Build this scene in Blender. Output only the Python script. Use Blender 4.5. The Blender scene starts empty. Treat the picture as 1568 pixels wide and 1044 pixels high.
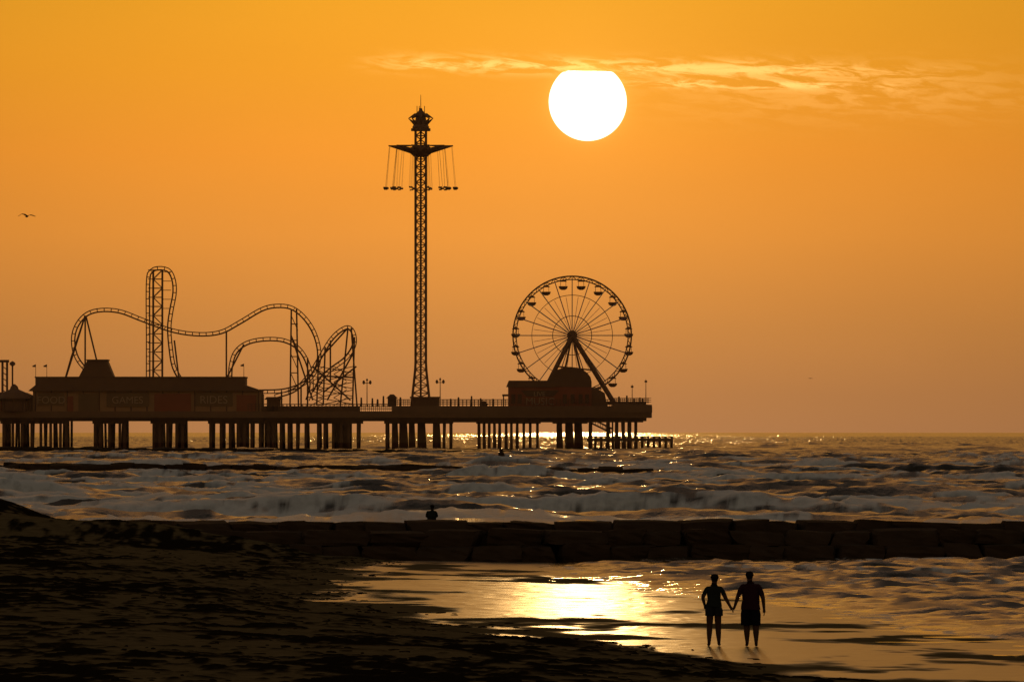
import bpy, math, random
import numpy as np
from mathutils import Vector, Matrix
random.seed(4); rng=np.random.default_rng(7)
sc=bpy.context.scene
F=12700.0; H=5.0; HY=661.0
D0=2200.0; K=D0/F

# ---------------------------------------------------------------- helpers
def lin(c):
    return tuple(((v/255)/12.92 if v/255<=0.04045 else ((v/255+0.055)/1.055)**2.4) for v in c)
def link(ob):
    sc.collection.objects.link(ob); return ob
def empty(name,loc=(0,0,0)):
    e=bpy.data.objects.new(name,None); e.location=loc; e.empty_display_size=1; link(e); return e
def mat(name,col,rough=0.7,var=0.3,scale=1.0,metal=0.0,bump=0.0,spec=0.3,emis=None):
    m=bpy.data.materials.new(name); m.use_nodes=True
    nt=m.node_tree; b=nt.nodes['Principled BSDF']
    tc=nt.nodes.new('ShaderNodeTexCoord'); n=nt.nodes.new('ShaderNodeTexNoise')
    n.inputs['Scale'].default_value=scale; n.inputs['Detail'].default_value=5
    nt.links.new(tc.outputs['Object'],n.inputs['Vector'])
    mx=nt.nodes.new('ShaderNodeMix'); mx.data_type='RGBA'
    mx.inputs[6].default_value=(*[c*(1-var) for c in col],1)
    mx.inputs[7].default_value=(*[min(1,c*(1+var)) for c in col],1)
    nt.links.new(n.outputs['Fac'],mx.inputs[0]); nt.links.new(mx.outputs[2],b.inputs['Base Color'])
    b.inputs['Roughness'].default_value=rough; b.inputs['Metallic'].default_value=metal
    b.inputs['Specular IOR Level'].default_value=spec
    if bump:
        bp=nt.nodes.new('ShaderNodeBump'); bp.inputs['Strength'].default_value=bump
        bp.inputs['Distance'].default_value=0.1
        nt.links.new(n.outputs['Fac'],bp.inputs['Height']); nt.links.new(bp.outputs['Normal'],b.inputs['Normal'])
    return m
class MB:
    def __init__(s): s.v=[];s.f=[];s.m=[]
    def add(s,vs,fs,mi=0):
        o=len(s.v); s.v+= [tuple(v) for v in vs]; s.f+=[tuple(i+o for i in f) for f in fs]; s.m+=[mi]*len(fs)
    def box(s,x0,x1,y0,y1,z0,z1,mi=0):
        s.add([(x0,y0,z0),(x1,y0,z0),(x1,y1,z0),(x0,y1,z0),(x0,y0,z1),(x1,y0,z1),(x1,y1,z1),(x0,y1,z1)],
              [(0,3,2,1),(4,5,6,7),(0,1,5,4),(1,2,6,5),(2,3,7,6),(3,0,4,7)],mi)
    def cyl(s,p0,p1,r0,r1=None,n=8,mi=0):
        if r1 is None:r1=r0
        p0=Vector(p0);p1=Vector(p1);d=(p1-p0)
        if d.length<1e-6:return
        d.normalize(); a=Vector((0,0,1)) if abs(d.z)<0.9 else Vector((1,0,0))
        u=d.cross(a).normalized(); w=d.cross(u)
        vs=[];
        for p,r in((p0,r0),(p1,r1)):
            for i in range(n):
                t=2*math.pi*i/n; vs.append(p+u*(r*math.cos(t))+w*(r*math.sin(t)))
        fs=[(i,(i+1)%n,n+(i+1)%n,n+i) for i in range(n)]+[tuple(range(n))[::-1],tuple(range(n,2*n))]
        s.add(vs,fs,mi)
    def lathe(s,c,prof,n=24,mi=0):
        vs=[];
        for r,z in prof:
            for i in range(n):
                t=2*math.pi*i/n; vs.append((c[0]+r*math.cos(t),c[1]+r*math.sin(t),c[2]+z))
        fs=[]
        for k in range(len(prof)-1):
            for i in range(n):
                fs.append((k*n+i,k*n+(i+1)%n,(k+1)*n+(i+1)%n,(k+1)*n+i))
        fs.append(tuple(range(n))[::-1]); fs.append(tuple(range((len(prof)-1)*n,len(prof)*n)))
        s.add(vs,fs,mi)
    def extr(s,poly,y0,y1,mi=0):
        n=len(poly); vs=[(x,y0,z) for x,z in poly]+[(x,y1,z) for x,z in poly]
        fs=[tuple(range(n)),tuple(range(n,2*n))[::-1]]+[(i,n+i,n+(i+1)%n,(i+1)%n) for i in range(n)]
        s.add(vs,fs,mi)
    def obj(s,name,mats,parent=None,smooth=False):
        me=bpy.data.meshes.new(name); me.from_pydata(s.v,[],s.f)
        for m in mats: me.materials.append(m)
        me.polygons.foreach_set('material_index',s.m)
        if smooth: me.polygons.foreach_set('use_smooth',[True]*len(s.f))
        me.update(); ob=bpy.data.objects.new(name,me); link(ob)
        if parent: ob.parent=parent
        return ob
TAB=rng.random((256,256)).astype(np.float32)
def vn(x,y,seed=0):
    x=x+seed*17.37; y=y+seed*9.13
    xi=np.floor(x).astype(np.int32); yi=np.floor(y).astype(np.int32)
    fx=(x-xi).astype(np.float32); fy=(y-yi).astype(np.float32); fx=fx*fx*(3-2*fx); fy=fy*fy*(3-2*fy)
    a=TAB[xi&255,yi&255]; b=TAB[(xi+1)&255,yi&255]; c=TAB[xi&255,(yi+1)&255]; d=TAB[(xi+1)&255,(yi+1)&255]
    return (a*(1-fx)+b*fx)*(1-fy)+(c*(1-fx)+d*fx)*fy
def fbm(x,y,o=4,seed=0):
    r=0;a=0.5;t=0
    for i in range(o):
        r=r+a*vn(x,y,seed+i*3); t+=a; a*=.5; x=x*2.03; y=y*2.03
    return r/t
def sstep(a,b,x):
    t=np.clip((x-a)/(b-a),0,1); return t*t*(3-2*t)
def grid_obj(name,X,Y,Z,attrs,material):
    nr,nc=X.shape
    co=np.stack([X,Y,Z],-1).reshape(-1,3).astype(np.float32)
    i=np.arange(nr*nc).reshape(nr,nc)
    q=np.stack([i[:-1,:-1],i[:-1,1:],i[1:,1:],i[1:,:-1]],-1).reshape(-1,4).astype(np.int32)
    me=bpy.data.meshes.new(name)
    me.vertices.add(len(co)); me.vertices.foreach_set('co',co.ravel())
    me.loops.add(q.size); me.loops.foreach_set('vertex_index',q.ravel())
    me.polygons.add(len(q)); me.polygons.foreach_set('loop_start',np.arange(0,q.size,4,dtype=np.int32))
    me.polygons.foreach_set('use_smooth',np.ones(len(q),dtype=bool))
    me.update(calc_edges=True)
    for k,v in attrs.items():
        a=me.attributes.new(k,'FLOAT','POINT'); a.data.foreach_set('value',v.reshape(-1).astype(np.float32))
    me.materials.append(material)
    ob=bpy.data.objects.new(name,me); link(ob); return ob

# ---------------------------------------------------------------- camera
cam=bpy.data.cameras.new('camera'); co=bpy.data.objects.new('camera',cam); link(co)
cam.sensor_width=36; cam.lens=36/1568*F; cam.clip_start=1; cam.clip_end=200000
co.location=(0,0,H); co.rotation_euler=(math.radians(90)+math.atan(139.5/F),0,0)
sc.camera=co
sc.view_settings.view_transform='Standard'; sc.view_settings.look='None'; sc.view_settings.exposure=0

# ---------------------------------------------------------------- sky
SA,SE=116.0,505.0
w=bpy.data.worlds.new('World'); sc.world=w; w.use_nodes=True
nt=w.node_tree; N=nt.nodes; L=nt.links; N.clear()
def M(op,a,b=None,c=None,clamp=False):
    n=N.new('ShaderNodeMath'); n.operation=op; n.use_clamp=clamp
    for i,v in enumerate((a,b,c)):
        if v is None: continue
        if isinstance(v,(int,float)): n.inputs[i].default_value=v
        else: L.new(v,n.inputs[i])
    return n.outputs[0]
def SS(x,a,b):
    n=N.new('ShaderNodeMapRange'); n.interpolation_type='SMOOTHSTEP'
    n.inputs['From Min'].default_value=a; n.inputs['From Max'].default_value=b
    L.new(x,n.inputs['Value']); return n.outputs[0]
def gauss(x,c,s):
    t=M('DIVIDE',M('SUBTRACT',x,c),s); return M('EXPONENT',M('MULTIPLY',M('MULTIPLY',t,t),-1.0))
tc=N.new('ShaderNodeTexCoord'); sp=N.new('ShaderNodeSeparateXYZ'); L.new(tc.outputs['Generated'],sp.inputs[0])
A=M('MULTIPLY',M('ARCTAN2',sp.outputs[0],sp.outputs[1]),F)
E=M('MULTIPLY',M('ARCSINE',sp.outputs[2]),F)
rp=N.new('ShaderNodeValToRGB'); L.new(M('DIVIDE',E,1200.0,clamp=True),rp.inputs[0])
st=[(0,(188,128,78)),(60,(194,130,74)),(160,(212,139,68)),(300,(242,153,60)),(430,(255,158,50)),(560,(255,165,42)),(680,(252,169,40)),(1200,(200,145,75))]
cr=rp.color_ramp
while len(cr.elements)<len(st): cr.elements.new(0.5)
for e,(p,c) in zip(cr.elements,st): e.position=p/1200; e.color=(*lin(c),1)
n1=N.new('ShaderNodeCombineXYZ'); L.new(M('DIVIDE',A,500.0),n1.inputs[0]); L.new(M('DIVIDE',E,160.0),n1.inputs[1])
nz=N.new('ShaderNodeTexNoise'); nz.inputs['Scale'].default_value=1; nz.inputs['Detail'].default_value=3; L.new(n1.outputs[0],nz.inputs['Vector'])
az=M('ADD',0.64,M('MULTIPLY',gauss(A,-60.0,880.0),0.36))
az=M('MULTIPLY',az,M('ADD',0.96,M('MULTIPLY',nz.outputs['Fac'],0.08)))
vm=N.new('ShaderNodeVectorMath'); vm.operation='SCALE'; L.new(rp.outputs[0],vm.inputs[0]); L.new(az,vm.inputs['Scale'])
# glow near the sun
dx=M('SUBTRACT',A,SA); dy=M('SUBTRACT',E,SE)
r=M('SQRT',M('ADD',M('MULTIPLY',dx,dx),M('MULTIPLY',dy,dy)))
glow=M('ADD',M('MULTIPLY',M('EXPONENT',M('DIVIDE',r,-150.0)),0.20),M('MULTIPLY',M('EXPONENT',M('DIVIDE',M('MAXIMUM',M('SUBTRACT',r,58.0),0.0),-9.0)),0.25))
gc=N.new('ShaderNodeVectorMath'); gc.operation='SCALE'; gc.inputs[0].default_value=(0.6,0.36,0.08); L.new(glow,gc.inputs['Scale'])
s1=N.new('ShaderNodeVectorMath'); L.new(vm.outputs[0],s1.inputs[0]); L.new(gc.outputs[0],s1.inputs[1])
# wispy clouds
cv=N.new('ShaderNodeCombineXYZ'); L.new(M('DIVIDE',A,75.0),cv.inputs[0]); L.new(M('ADD',M('DIVIDE',E,14.0),M('DIVIDE',A,160.0)),cv.inputs[1])
cn=N.new('ShaderNodeTexNoise'); cn.inputs['Scale'].default_value=1; cn.inputs['Detail'].default_value=6; cn.inputs['Roughness'].default_value=.62; cn.inputs['Distortion'].default_value=.6
L.new(cv.outputs[0],cn.inputs['Vector'])
Ec=M('ADD',E,M('MULTIPLY',A,0.018))
b1=M('MULTIPLY',gauss(Ec,561.0,12.0),M('MULTIPLY',SS(A,-270.0,-90.0),SS(A,780.0,300.0)))
b2=M('MULTIPLY',gauss(Ec,538.0,7.0),M('MULTIPLY',SS(A,130.0,260.0),SS(A,720.0,360.0)))
b3=M('MULTIPLY',M('MULTIPLY',gauss(E,520.0,38.0),gauss(A,520.0,260.0)),0.28)
cm=M('MULTIPLY',M('ADD',M('ADD',b1,b2),b3),SS(cn.outputs['Fac'],0.42,0.60))
cc=N.new('ShaderNodeVectorMath'); cc.operation='SCALE'; cc.inputs[0].default_value=(0.50,0.36,0.14); L.new(cm,cc.inputs['Scale'])
s2=N.new('ShaderNodeVectorMath'); L.new(s1.outputs[0],s2.inputs[0]); L.new(cc.outputs[0],s2.inputs[1])
# nishita for the rest of the dome
sky=N.new('ShaderNodeTexSky'); sky.sky_type='NISHITA'; sky.sun_disc=False
sky.sun_elevation=SE/F; sky.sun_rotation=SA/F; sky.dust_density=3.0; sky.air_density=1.5
sk=N.new('ShaderNodeVectorMath'); sk.operation='SCALE'; sk.inputs['Scale'].default_value=0.11; L.new(sky.outputs[0],sk.inputs[0])
skt=N.new('ShaderNodeVectorMath'); skt.operation='MULTIPLY'; skt.inputs[1].default_value=(1.15,.9,.75); L.new(sk.outputs[0],skt.inputs[0])
aA=M('ABSOLUTE',A)
fac=M('MULTIPLY',SS(E,7000.0,900.0),SS(aA,16000.0,2500.0))
mx=N.new('ShaderNodeMix'); mx.data_type='RGBA'; L.new(fac,mx.inputs[0]); L.new(skt.outputs[0],mx.inputs[6]); L.new(s2.outputs[0],mx.inputs[7])
# sun disc, top edge cut by the cloud bar
cut=M('ADD',550.0,M('MULTIPLY',M('SUBTRACT',cn.outputs['Fac'],0.5),16.0))
disc=M('MULTIPLY',SS(r,60.5,57.0),M('SUBTRACT',1.0,SS(M('SUBTRACT',E,cut),-2.0,2.5)))
ds=N.new('ShaderNodeVectorMath'); ds.operation='SCALE'; ds.inputs[0].default_value=(5,4.6,3.6); L.new(disc,ds.inputs['Scale'])
s3=N.new('ShaderNodeVectorMath'); L.new(mx.outputs[2],s3.inputs[0]); L.new(ds.outputs[0],s3.inputs[1])
bg=N.new('ShaderNodeBackground'); L.new(s3.outputs[0],bg.inputs[0]); bg.inputs[1].default_value=1.0
ow=N.new('ShaderNodeOutputWorld'); L.new(bg.outputs[0],ow.inputs[0])
sd=Vector((math.sin(SA/F)*math.cos(SE/F),math.cos(SA/F)*math.cos(SE/F),math.sin(SE/F)))
sl=bpy.data.lights.new('sun','SUN'); sl.energy=0.07; sl.angle=math.radians(0.53); sl.color=(1,0.58,0.20)
so=bpy.data.objects.new('sun',sl); link(so); so.rotation_euler=sd.to_track_quat('Z','Y').to_euler(); so.location=(100,0,300)

# ---------------------------------------------------------------- shore coordinates
SY=[4,120,150,170,182,188,202,216,223,240,262,297,315,340,470]
SX=[20,17,10.5,6.4,4.2,3.0,.2,-1.8,-2.4,-5.4,-5.4,-5.8,-4.8,-3,-2]
WY=[4,120,170,187,196,216,227,250,260,280,311,340,470]
WX=[30,24,14.5,12.6,12.2,9.8,9.4,7.6,5.2,2.6,1.2,0,0]
def shore(X,Y):
    return (X-np.interp(Y,SY,SX))*.92+ (fbm(X/2.6,Y/9.0,3,5)-.5)*2.6 + (fbm(X/.9,Y/2.2,3,11)-.5)*1.0
def wedge(X,Y):
    return (X-np.interp(Y,WY,WX))+ (fbm(X/2.0,Y/6.0,3,15)-.5)*3.0
def cols(step,inner,outer,ostep):
    a=np.arange(-inner,inner+1,step); b=np.arange(inner+ostep,outer,ostep)
    return np.concatenate([-b[::-1],a,b])/F
def mr(tree,src,a,bb):
    n=tree.nodes.new('ShaderNodeMapRange'); n.inputs['To Min'].default_value=a; n.inputs['To Max'].default_value=bb; tree.links.new(src,n.inputs['Value']); return n.outputs[0]
# beach
ca=cols(3,960,3200,28)
rows=np.concatenate([np.geomspace(4,100,40)[:-1],np.arange(100,332,0.26),np.arange(332,470,2.5)])
TA,R=np.meshgrid(np.tan(ca),rows); 
widen=1+4*np.exp(-R/40)
X=TA*R*widen; Y=R.copy()
s=shore(X,Y); wd_=wedge(X,Y)
up=np.clip(-s,0,None)
z=0.095*(1-np.clip(s/np.maximum(s-wd_,1.5),0,1))-0.02*np.clip(wd_,0,None)+0.95*(1-np.exp(-(up/8.5)**1.3))
z=z+1.7*np.exp(-((X+22.0)/3.4)**2)*np.exp(-((Y-333)/9.0)**2)
z=z+0.75*np.exp(-((Y-321)/5.0)**2)*sstep(-5,-15,X)*sstep(-26,-20,X)
Z=np.maximum(z-sstep(341,360,Y)*3.5,-3)
dry=sstep(0.3,2.6,up)
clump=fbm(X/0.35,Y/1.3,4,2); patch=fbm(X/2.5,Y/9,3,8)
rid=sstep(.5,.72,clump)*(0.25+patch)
Z=Z+dry*(0.050*rid+0.15*(fbm(X/2.2,Y/8.0,3,21)-.5))
calm=np.exp(-((X-5.1)/2.4)**2-((Y-186)/11.0)**2)
bar=fbm(X/3.2,Y/6.0,3,31)
rip=1-np.abs(2*fbm(X/1.3+bar*4,Y/1.6,3,37)-1)
rip2=fbm(X/.45,Y/.7,2,38)
Z=Z+(1-dry)*(0.050*(bar-.5)*(1-.7*calm)+(0.026*(rip-.75)+.008*(rip2-.5))*(1-.6*calm))
fn=fbm(X/2.6,Y/5.0,4,41)
film=np.clip((1-dry)*sstep(.5,-.3,up)*np.maximum(sstep(.66,.56,fn+.12*sstep(4,0,s)),sstep(.25,.6,calm)),0,1)
m=bpy.data.materials.new('beach_sand'); m.use_nodes=True; t=m.node_tree; b=t.nodes['Principled BSDF']
at=t.nodes.new('ShaderNodeAttribute'); at.attribute_name='film'
ac=t.nodes.new('ShaderNodeAttribute'); ac.attribute_name='clump'
tcx=t.nodes.new('ShaderNodeTexCoord')
no=t.nodes.new('ShaderNodeTexNoise'); no.inputs['Scale'].default_value=2.2; no.inputs['Detail'].default_value=8; t.links.new(tcx.outputs['Object'],no.inputs[0])
c1=t.nodes.new('ShaderNodeMix'); c1.data_type='RGBA'; c1.inputs[6].default_value=(.07,.048,.022,1); c1.inputs[7].default_value=(.27,.19,.09,1); t.links.new(no.outputs['Fac'],c1.inputs[0])
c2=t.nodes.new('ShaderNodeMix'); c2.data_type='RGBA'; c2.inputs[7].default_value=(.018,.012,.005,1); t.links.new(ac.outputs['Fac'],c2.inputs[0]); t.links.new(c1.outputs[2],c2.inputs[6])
c3=t.nodes.new('ShaderNodeMix'); c3.data_type='RGBA'; c3.inputs[7].default_value=(.06,.038,.02,1); t.links.new(at.outputs['Fac'],c3.inputs[0]); t.links.new(c2.outputs[2],c3.inputs[6])
t.links.new(c3.outputs[2],b.inputs['Base Color'])
t.links.new(mr(t,at.outputs['Fac'],.75,.085),b.inputs['Roughness'])
t.links.new(mr(t,at.outputs['Fac'],.0,.6),b.inputs['Specular IOR Level'])
bp=t.nodes.new('ShaderNodeBump'); bp.inputs['Distance'].default_value=.06; t.links.new(no.outputs['Fac'],bp.inputs['Height']); t.links.new(mr(t,at.outputs['Fac'],.5,.05),bp.inputs['Strength'])
t.links.new(bp.outputs[0],b.inputs['Normal'])
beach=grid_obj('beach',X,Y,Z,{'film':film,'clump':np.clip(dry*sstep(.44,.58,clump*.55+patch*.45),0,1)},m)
BX,BY,BZ=X,Y,Z
def ground_z(x,y):
    ri=int(np.argmin(abs(rows-y))); ci=int(np.argmin(abs(BX[ri]-x))); return float(BZ[ri,ci])

# ---------------------------------------------------------------- sea
ca=cols(3,960,3200,28)
rows2=np.concatenate([np.arange(120,330,0.33),np.arange(330,440,4.0),np.arange(440,1000,.72),np.arange(1000,1800,1.4),1800*1.0015**np.arange(0,1000),np.geomspace(8100,70000,260)])
TA,R=np.meshgrid(np.tan(ca),rows2); X=(TA*R).astype(np.float32); Y=R.astype(np.float32)
dR=np.gradient(rows2)[:,None].astype(np.float32)
wx=(fbm(X/40,Y/40,2,51)-.5)*14; wy=(fbm(X/55,Y/55,2,53)-.5)*18
Zs=np.zeros_like(X)
far=sstep(325,430,Y)
for i in range(22):
    Lw=3.4*(10.0**(i/21.0)); th=rng.normal(0.08,0.27); a=0.050*Lw**0.42
    k=2*math.pi/Lw; ph=k*((Y+wy)*math.cos(th)+(X+wx)*math.sin(th))+rng.random()*6.28
    g=0.1+1.8*sstep(.25,.8,vn(X/(Lw*2.2),Y/(Lw*1.4),60+i))
    fade=np.clip(Lw/(3.0*dR)-0.2,0.3+.35*sstep(2000,4500,Y),1)
    Zs+=a*g*fade*(2.4*np.exp(1.8*(np.cos(ph)-1))-.8)
Zs*=0.50*far
rg=1-np.abs(2*fbm(X/7.0+.3*wy,Y/4.2,4,111)-1)*2.2
Zs+=far*.26*np.clip(rg,0,1)**2*(.3+fbm(X/25,Y/40,2,113))
rg2=1-np.abs(2*fbm(X/2.6,Y/3.2,4,121)-1)*2.0
Zs+=far*.17*np.clip(rg2,0,1)**1.5*(.3+1.1*fbm(X/30,Y/30,2,123))
Zs+=far*.10*(fbm(X/.9,Y/2.0,2,125)-.5)
Zs+=rng.normal(0,.30,Zs.shape).astype(np.float32)*sstep(2200,4500,Y)
# breakers
u=(Y+0.12*X+30*(fbm(X/90,Y/60,3,71)-.5))/39.0; idr=np.floor(u); f=u-idr
wf=np.where(f<.22,.045,.17); prof=np.exp(-((f-.22)/wf)**2)
mod=sstep(.44,.68,fbm(X/18,idr*5.3,3,73)); modn=mod*sstep(2600,700,Y)*far
Zs+=.78*prof*modn*(.65+.7*fbm(X/2.2,Y/2.5,3,115))
fine=fbm(X/1.1,Y/1.3,4,77)
cov=modn*np.clip(sstep(.13,.20,f)*sstep(.46,.22,f),0,1)*.78
cov=np.maximum(cov,.62*sstep(.45,.60,fbm(X/13,Y/15,4,79))*sstep(1700,600,Y)*far)
foam=sstep(0,.18,fine-(1-cov)*.92+.10)*np.clip(cov*3,0,1)
Zs+=.05*foam*far
# chop near the shore
wdg=wedge(X,Y); env=sstep(-.3,3.5,wdg)*(1-far)
for i in range(16):
    Lw=0.6*(10.0**(i/15.0)); th=rng.normal(-0.15,0.30); k=2*math.pi/Lw
    ph=k*((Y+wy*.15)*math.cos(th)+(X+wx*.15)*math.sin(th))+rng.random()*6.28
    Zs+=(env*0.0135+.0016*(1-far))*Lw**.5*(.2+1.6*sstep(.2,.8,vn(X/Lw/2.4,Y/Lw/1.6,90+i)))*(2.4*np.exp(1.2*(np.cos(ph)-1))-.9)
Zs+=env*.03*(fbm(X/.6,Y/.9,3,131)-.5)
u=(Y*.6+X*.7+3*(fbm(X/6,Y/12,2,101)-.5))/5.5; idr=np.floor(u); f=u-idr
prof=np.exp(-((f-.3)/np.where(f<.3,.06,.2))**2)
mod=sstep(.4,.75,fbm(Y/9,idr*4.1,3,103))*sstep(1,7,wdg)*(1-far)
Zs+=0.15*prof*mod
sw=mod*sstep(.2,.3,f)*sstep(.8,.3,f)*.62
sw=np.maximum(sw,.55*np.exp(-((wdg-.4)/.35)**2)*(1-far)*(Y<316))
foam=np.maximum(foam,sstep(0,.25,fbm(X/.35,Y/1.0,4,105)-(1-sw)*.9+.1)*.9)
Zs-=0.012*(1-far)*(1-env)
m=bpy.data.materials.new('sea_water'); m.use_nodes=True; t=m.node_tree; b=t.nodes['Principled BSDF']
at=t.nodes.new('ShaderNodeAttribute'); at.attribute_name='foam'
ad=t.nodes.new('ShaderNodeAttribute'); ad.attribute_name='rough'
tcx=t.nodes.new('ShaderNodeTexCoord'); 
mp=t.nodes.new('ShaderNodeMapping'); mp.inputs['Scale'].default_value=(1,.55,1); t.links.new(tcx.outputs['Object'],mp.inputs[0])
no=t.nodes.new('ShaderNodeTexNoise'); no.inputs['Scale'].default_value=1.6; no.inputs['Detail'].default_value=7; t.links.new(mp.outputs[0],no.inputs[0])
ml=t.nodes.new('ShaderNodeMath'); ml.operation='MULTIPLY'; ml.use_clamp=True
t.links.new(at.outputs['Fac'],ml.inputs[0]); t.links.new(mr(t,no.outputs['Fac'],.4,1.5),ml.inputs[1])
c3=t.nodes.new('ShaderNodeMix'); c3.data_type='RGBA'; c3.inputs[6].default_value=(.055,.038,.02,1); c3.inputs[7].default_value=(.88,.84,.80,1)
t.links.new(ml.outputs[0],c3.inputs[0]); t.links.new(c3.outputs[2],b.inputs['Base Color'])
rm=t.nodes.new('ShaderNodeMix'); t.links.new(ml.outputs[0],rm.inputs[0]); t.links.new(ad.outputs['Fac'],rm.inputs[2]); rm.inputs[3].default_value=.5
t.links.new(rm.outputs[0],b.inputs['Roughness']); b.inputs['IOR'].default_value=1.333
bp=t.nodes.new('ShaderNodeBump'); bp.inputs['Distance'].default_value=.16; bp.inputs['Strength'].default_value=.7; t.links.new(no.outputs['Fac'],bp.inputs['Height']); t.links.new(bp.outputs[0],b.inputs['Normal'])
rgh=.12+.08*far
grid_obj('sea',X,Y,Zs,{'foam':foam,'rough':rgh},m)

# ---------------------------------------------------------------- sea haze in front of the pier
hz=bpy.data.materials.new('haze_volume'); hz.use_nodes=True; t=hz.node_tree; t.nodes.clear()
vs_=t.nodes.new('ShaderNodeVolumeScatter'); vs_.inputs['Color'].default_value=(.95,.8,.6,1); vs_.inputs['Density'].default_value=2.2e-4; vs_.inputs['Anisotropy'].default_value=.55
mo=t.nodes.new('ShaderNodeOutputMaterial'); t.links.new(vs_.outputs[0],mo.inputs['Volume'])
mb=MB(); mb.box(-900,900,1850,2150,2.5,260); mb.obj('haze',[hz])

# ---------------------------------------------------------------- rock groynes
rock=mat('groyne_granite',(.085,.052,.032),.9,.5,1.3,bump=.8,spec=.04)
def stone(mb,c,sz,seed):
    rs=np.random.default_rng(seed); n=5
    pts={};vs=[];fs=[]
    def vid(p):
        if p not in pts: pts[p]=len(vs); vs.append(p)
        return pts[p]
    for ax in range(3):
        for sg in(0,n):
            for i in range(n):
                for j in range(n):
                    q=[]
                    for a,bb in((0,0),(1,0),(1,1),(0,1)):
                        p=[0,0,0]; p[ax]=sg; p[(ax+1)%3]=i+a; p[(ax+2)%3]=j+bb; q.append(vid(tuple(p)))
                    fs.append(q if sg else q[::-1])
    A_=np.array(vs,float)/n*2-1
    r_=np.linalg.norm(A_,axis=1,keepdims=True); mxn=np.abs(A_).max(1,keepdims=True)
    A_=A_*(1-.17*(r_/mxn-1)**1.0)
    sh=rs.uniform(-.16,.16,(3,3)); A_=A_+A_@sh
    A_+=rs.normal(0,.028,A_.shape)
    ang=rs.uniform(-.12,.12); ca_,sa_=math.cos(ang),math.sin(ang)
    A_=A_*np.array(sz)/2
    P_=np.stack([A_[:,0]*ca_-A_[:,1]*sa_,A_[:,0]*sa_+A_[:,1]*ca_,A_[:,2]],1)+np.array(c)
    mb.add(P_.tolist(),fs)
mb=MB(); sd_=0
for (yy,zc,hh,dep) in((319.6,.28,.75,2.0),(320.2,.90,.66,1.9),(322.2,1.12,.78,2.3),(324.4,1.05,.8,2.3),(326.2,.3,.9,2.2)):
    x=-19.0+random.random()
    while x<62:
        wd=random.uniform(1.2,2.5)
        stone(mb,(x+wd/2,yy+random.uniform(-.12,.12),zc+random.uniform(-.05,.05)),(wd*1.03,dep,hh*random.uniform(.95,1.08)),sd_); sd_+=1
        x+=wd*1.0
mb.box(-18,62,320.3,326,-.6,1.0)
g=mb.obj('rock_groyne',[rock])
def far_groyne(D,x0,x1,ztop,name,taper):
    mb=MB(); global sd_
    x=x0
    while x<x1:
        wd=random.uniform(1.8,3.6); tt=(x-x0)/(x1-x0); zt=ztop*(1-taper*max(0,tt-.35)/.65)+random.uniform(-.1,.1)
        for k in range(2):
            stone(mb,(x+wd/2,D+k*2.2-(x-x0)*.03,zt-.9),(wd*1.15,2.8,1.8),sd_); sd_+=1
        x+=wd
    mb.obj(name,[rock])
far_groyne(905,-70,13,1.5,'rock_groyne.001',.32)
far_groyne(1800,-160,-2,1.75,'rock_groyne.002',.5)

# ---------------------------------------------------------------- seaweed wrack
wm=mat('seaweed',(.03,.019,.008),.9,.5,6,spec=.0)
mb=MB(); cnt=0
while cnt<1300:
    y=random.uniform(118,318); x=random.uniform(-.075,.03)*y
    ss=float(shore(np.array([x]),np.array([y]))[0])
    pr= math.exp(-((ss+.6)/1.0)**2)*(.1+1.2*(float(vn(np.array([x/1.5]),np.array([y/5.]),9)[0])>.55))+.15*(ss<-1)*float(vn(np.array([x/2.]),np.array([y/6.]),6)[0]>.5)
    if ss>1.2 or random.random()>pr: continue
    cnt+=1; z=ground_z(x,y); rr=random.uniform(.03,.13); hh=random.uniform(.01,.04)
    vs=[(x,y,z+hh)];n=6;ph=random.random()*6
    for i in range(n):
        q=rr*random.uniform(.5,1.3); a=ph+i*6.283/n; vs.append((x+q*math.cos(a),y+q*1.3*math.sin(a),z+hh*random.uniform(.2,.9)))
    for i in range(n):
        q=rr*random.uniform(.8,1.6); a=ph+i*6.283/n; vs.append((x+q*math.cos(a),y+q*1.3*math.sin(a),z-.03))
    mb.add(vs,[(0,1+i,1+(i+1)%n) for i in range(n)]+[(1+i,7+i,7+(i+1)%n,1+(i+1)%n) for i in range(n)])
mb.obj('seaweed_wrack',[wm])

# ---------------------------------------------------------------- pier
def P(px,py,dy=0.0): return ((px-784)*K, D0+dy, H-(py-HY)*K)
def PX(px): return (px-784)*K
def PZ(py): return H-(py-HY)*K
conc=mat('pier_concrete',(.30,.14,.065),.9,.25,.5)  # pier and ride base colours lifted and warmed, haze put into the colour
steel=mat('ride_steel',(.30,.12,.055),.6,.25,.6)
dark=mat('pier_dark_timber',(.20,.085,.04),.9,.3,.7)
wall=mat('pier_wall_tan',(.55,.27,.11),.85,.15,.4)
redw=mat('pier_wall_red',(.42,.10,.04),.8,.2,.5)
roofm=mat('pier_roof',(.24,.10,.045),.8,.2,.5)
signm=mat('sign_letters',(.60,.36,.19),.7,.1,1)
winm=mat('window_dark',(.15,.06,.03),.3,.1,1)
def txt(s,px,py,hpx,dy,parent,name='sign_letters'):
    c=bpy.data.curves.new(name,'FONT'); c.body=s; c.size=hpx*K*1.4; c.align_x='CENTER'; c.extrude=.06
    o=bpy.data.objects.new(name,c); link(o); dg=bpy.context.evaluated_depsgraph_get()
    me=bpy.data.meshes.new_from_object(o.evaluated_get(dg)); bpy.data.objects.remove(o)
    me.materials.clear(); me.materials.append(signm)
    o=bpy.data.objects.new(name,me); link(o); o.rotation_euler=(math.pi/2,0,0); o.location=P(px,py,dy); o.parent=parent
    return o
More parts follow.
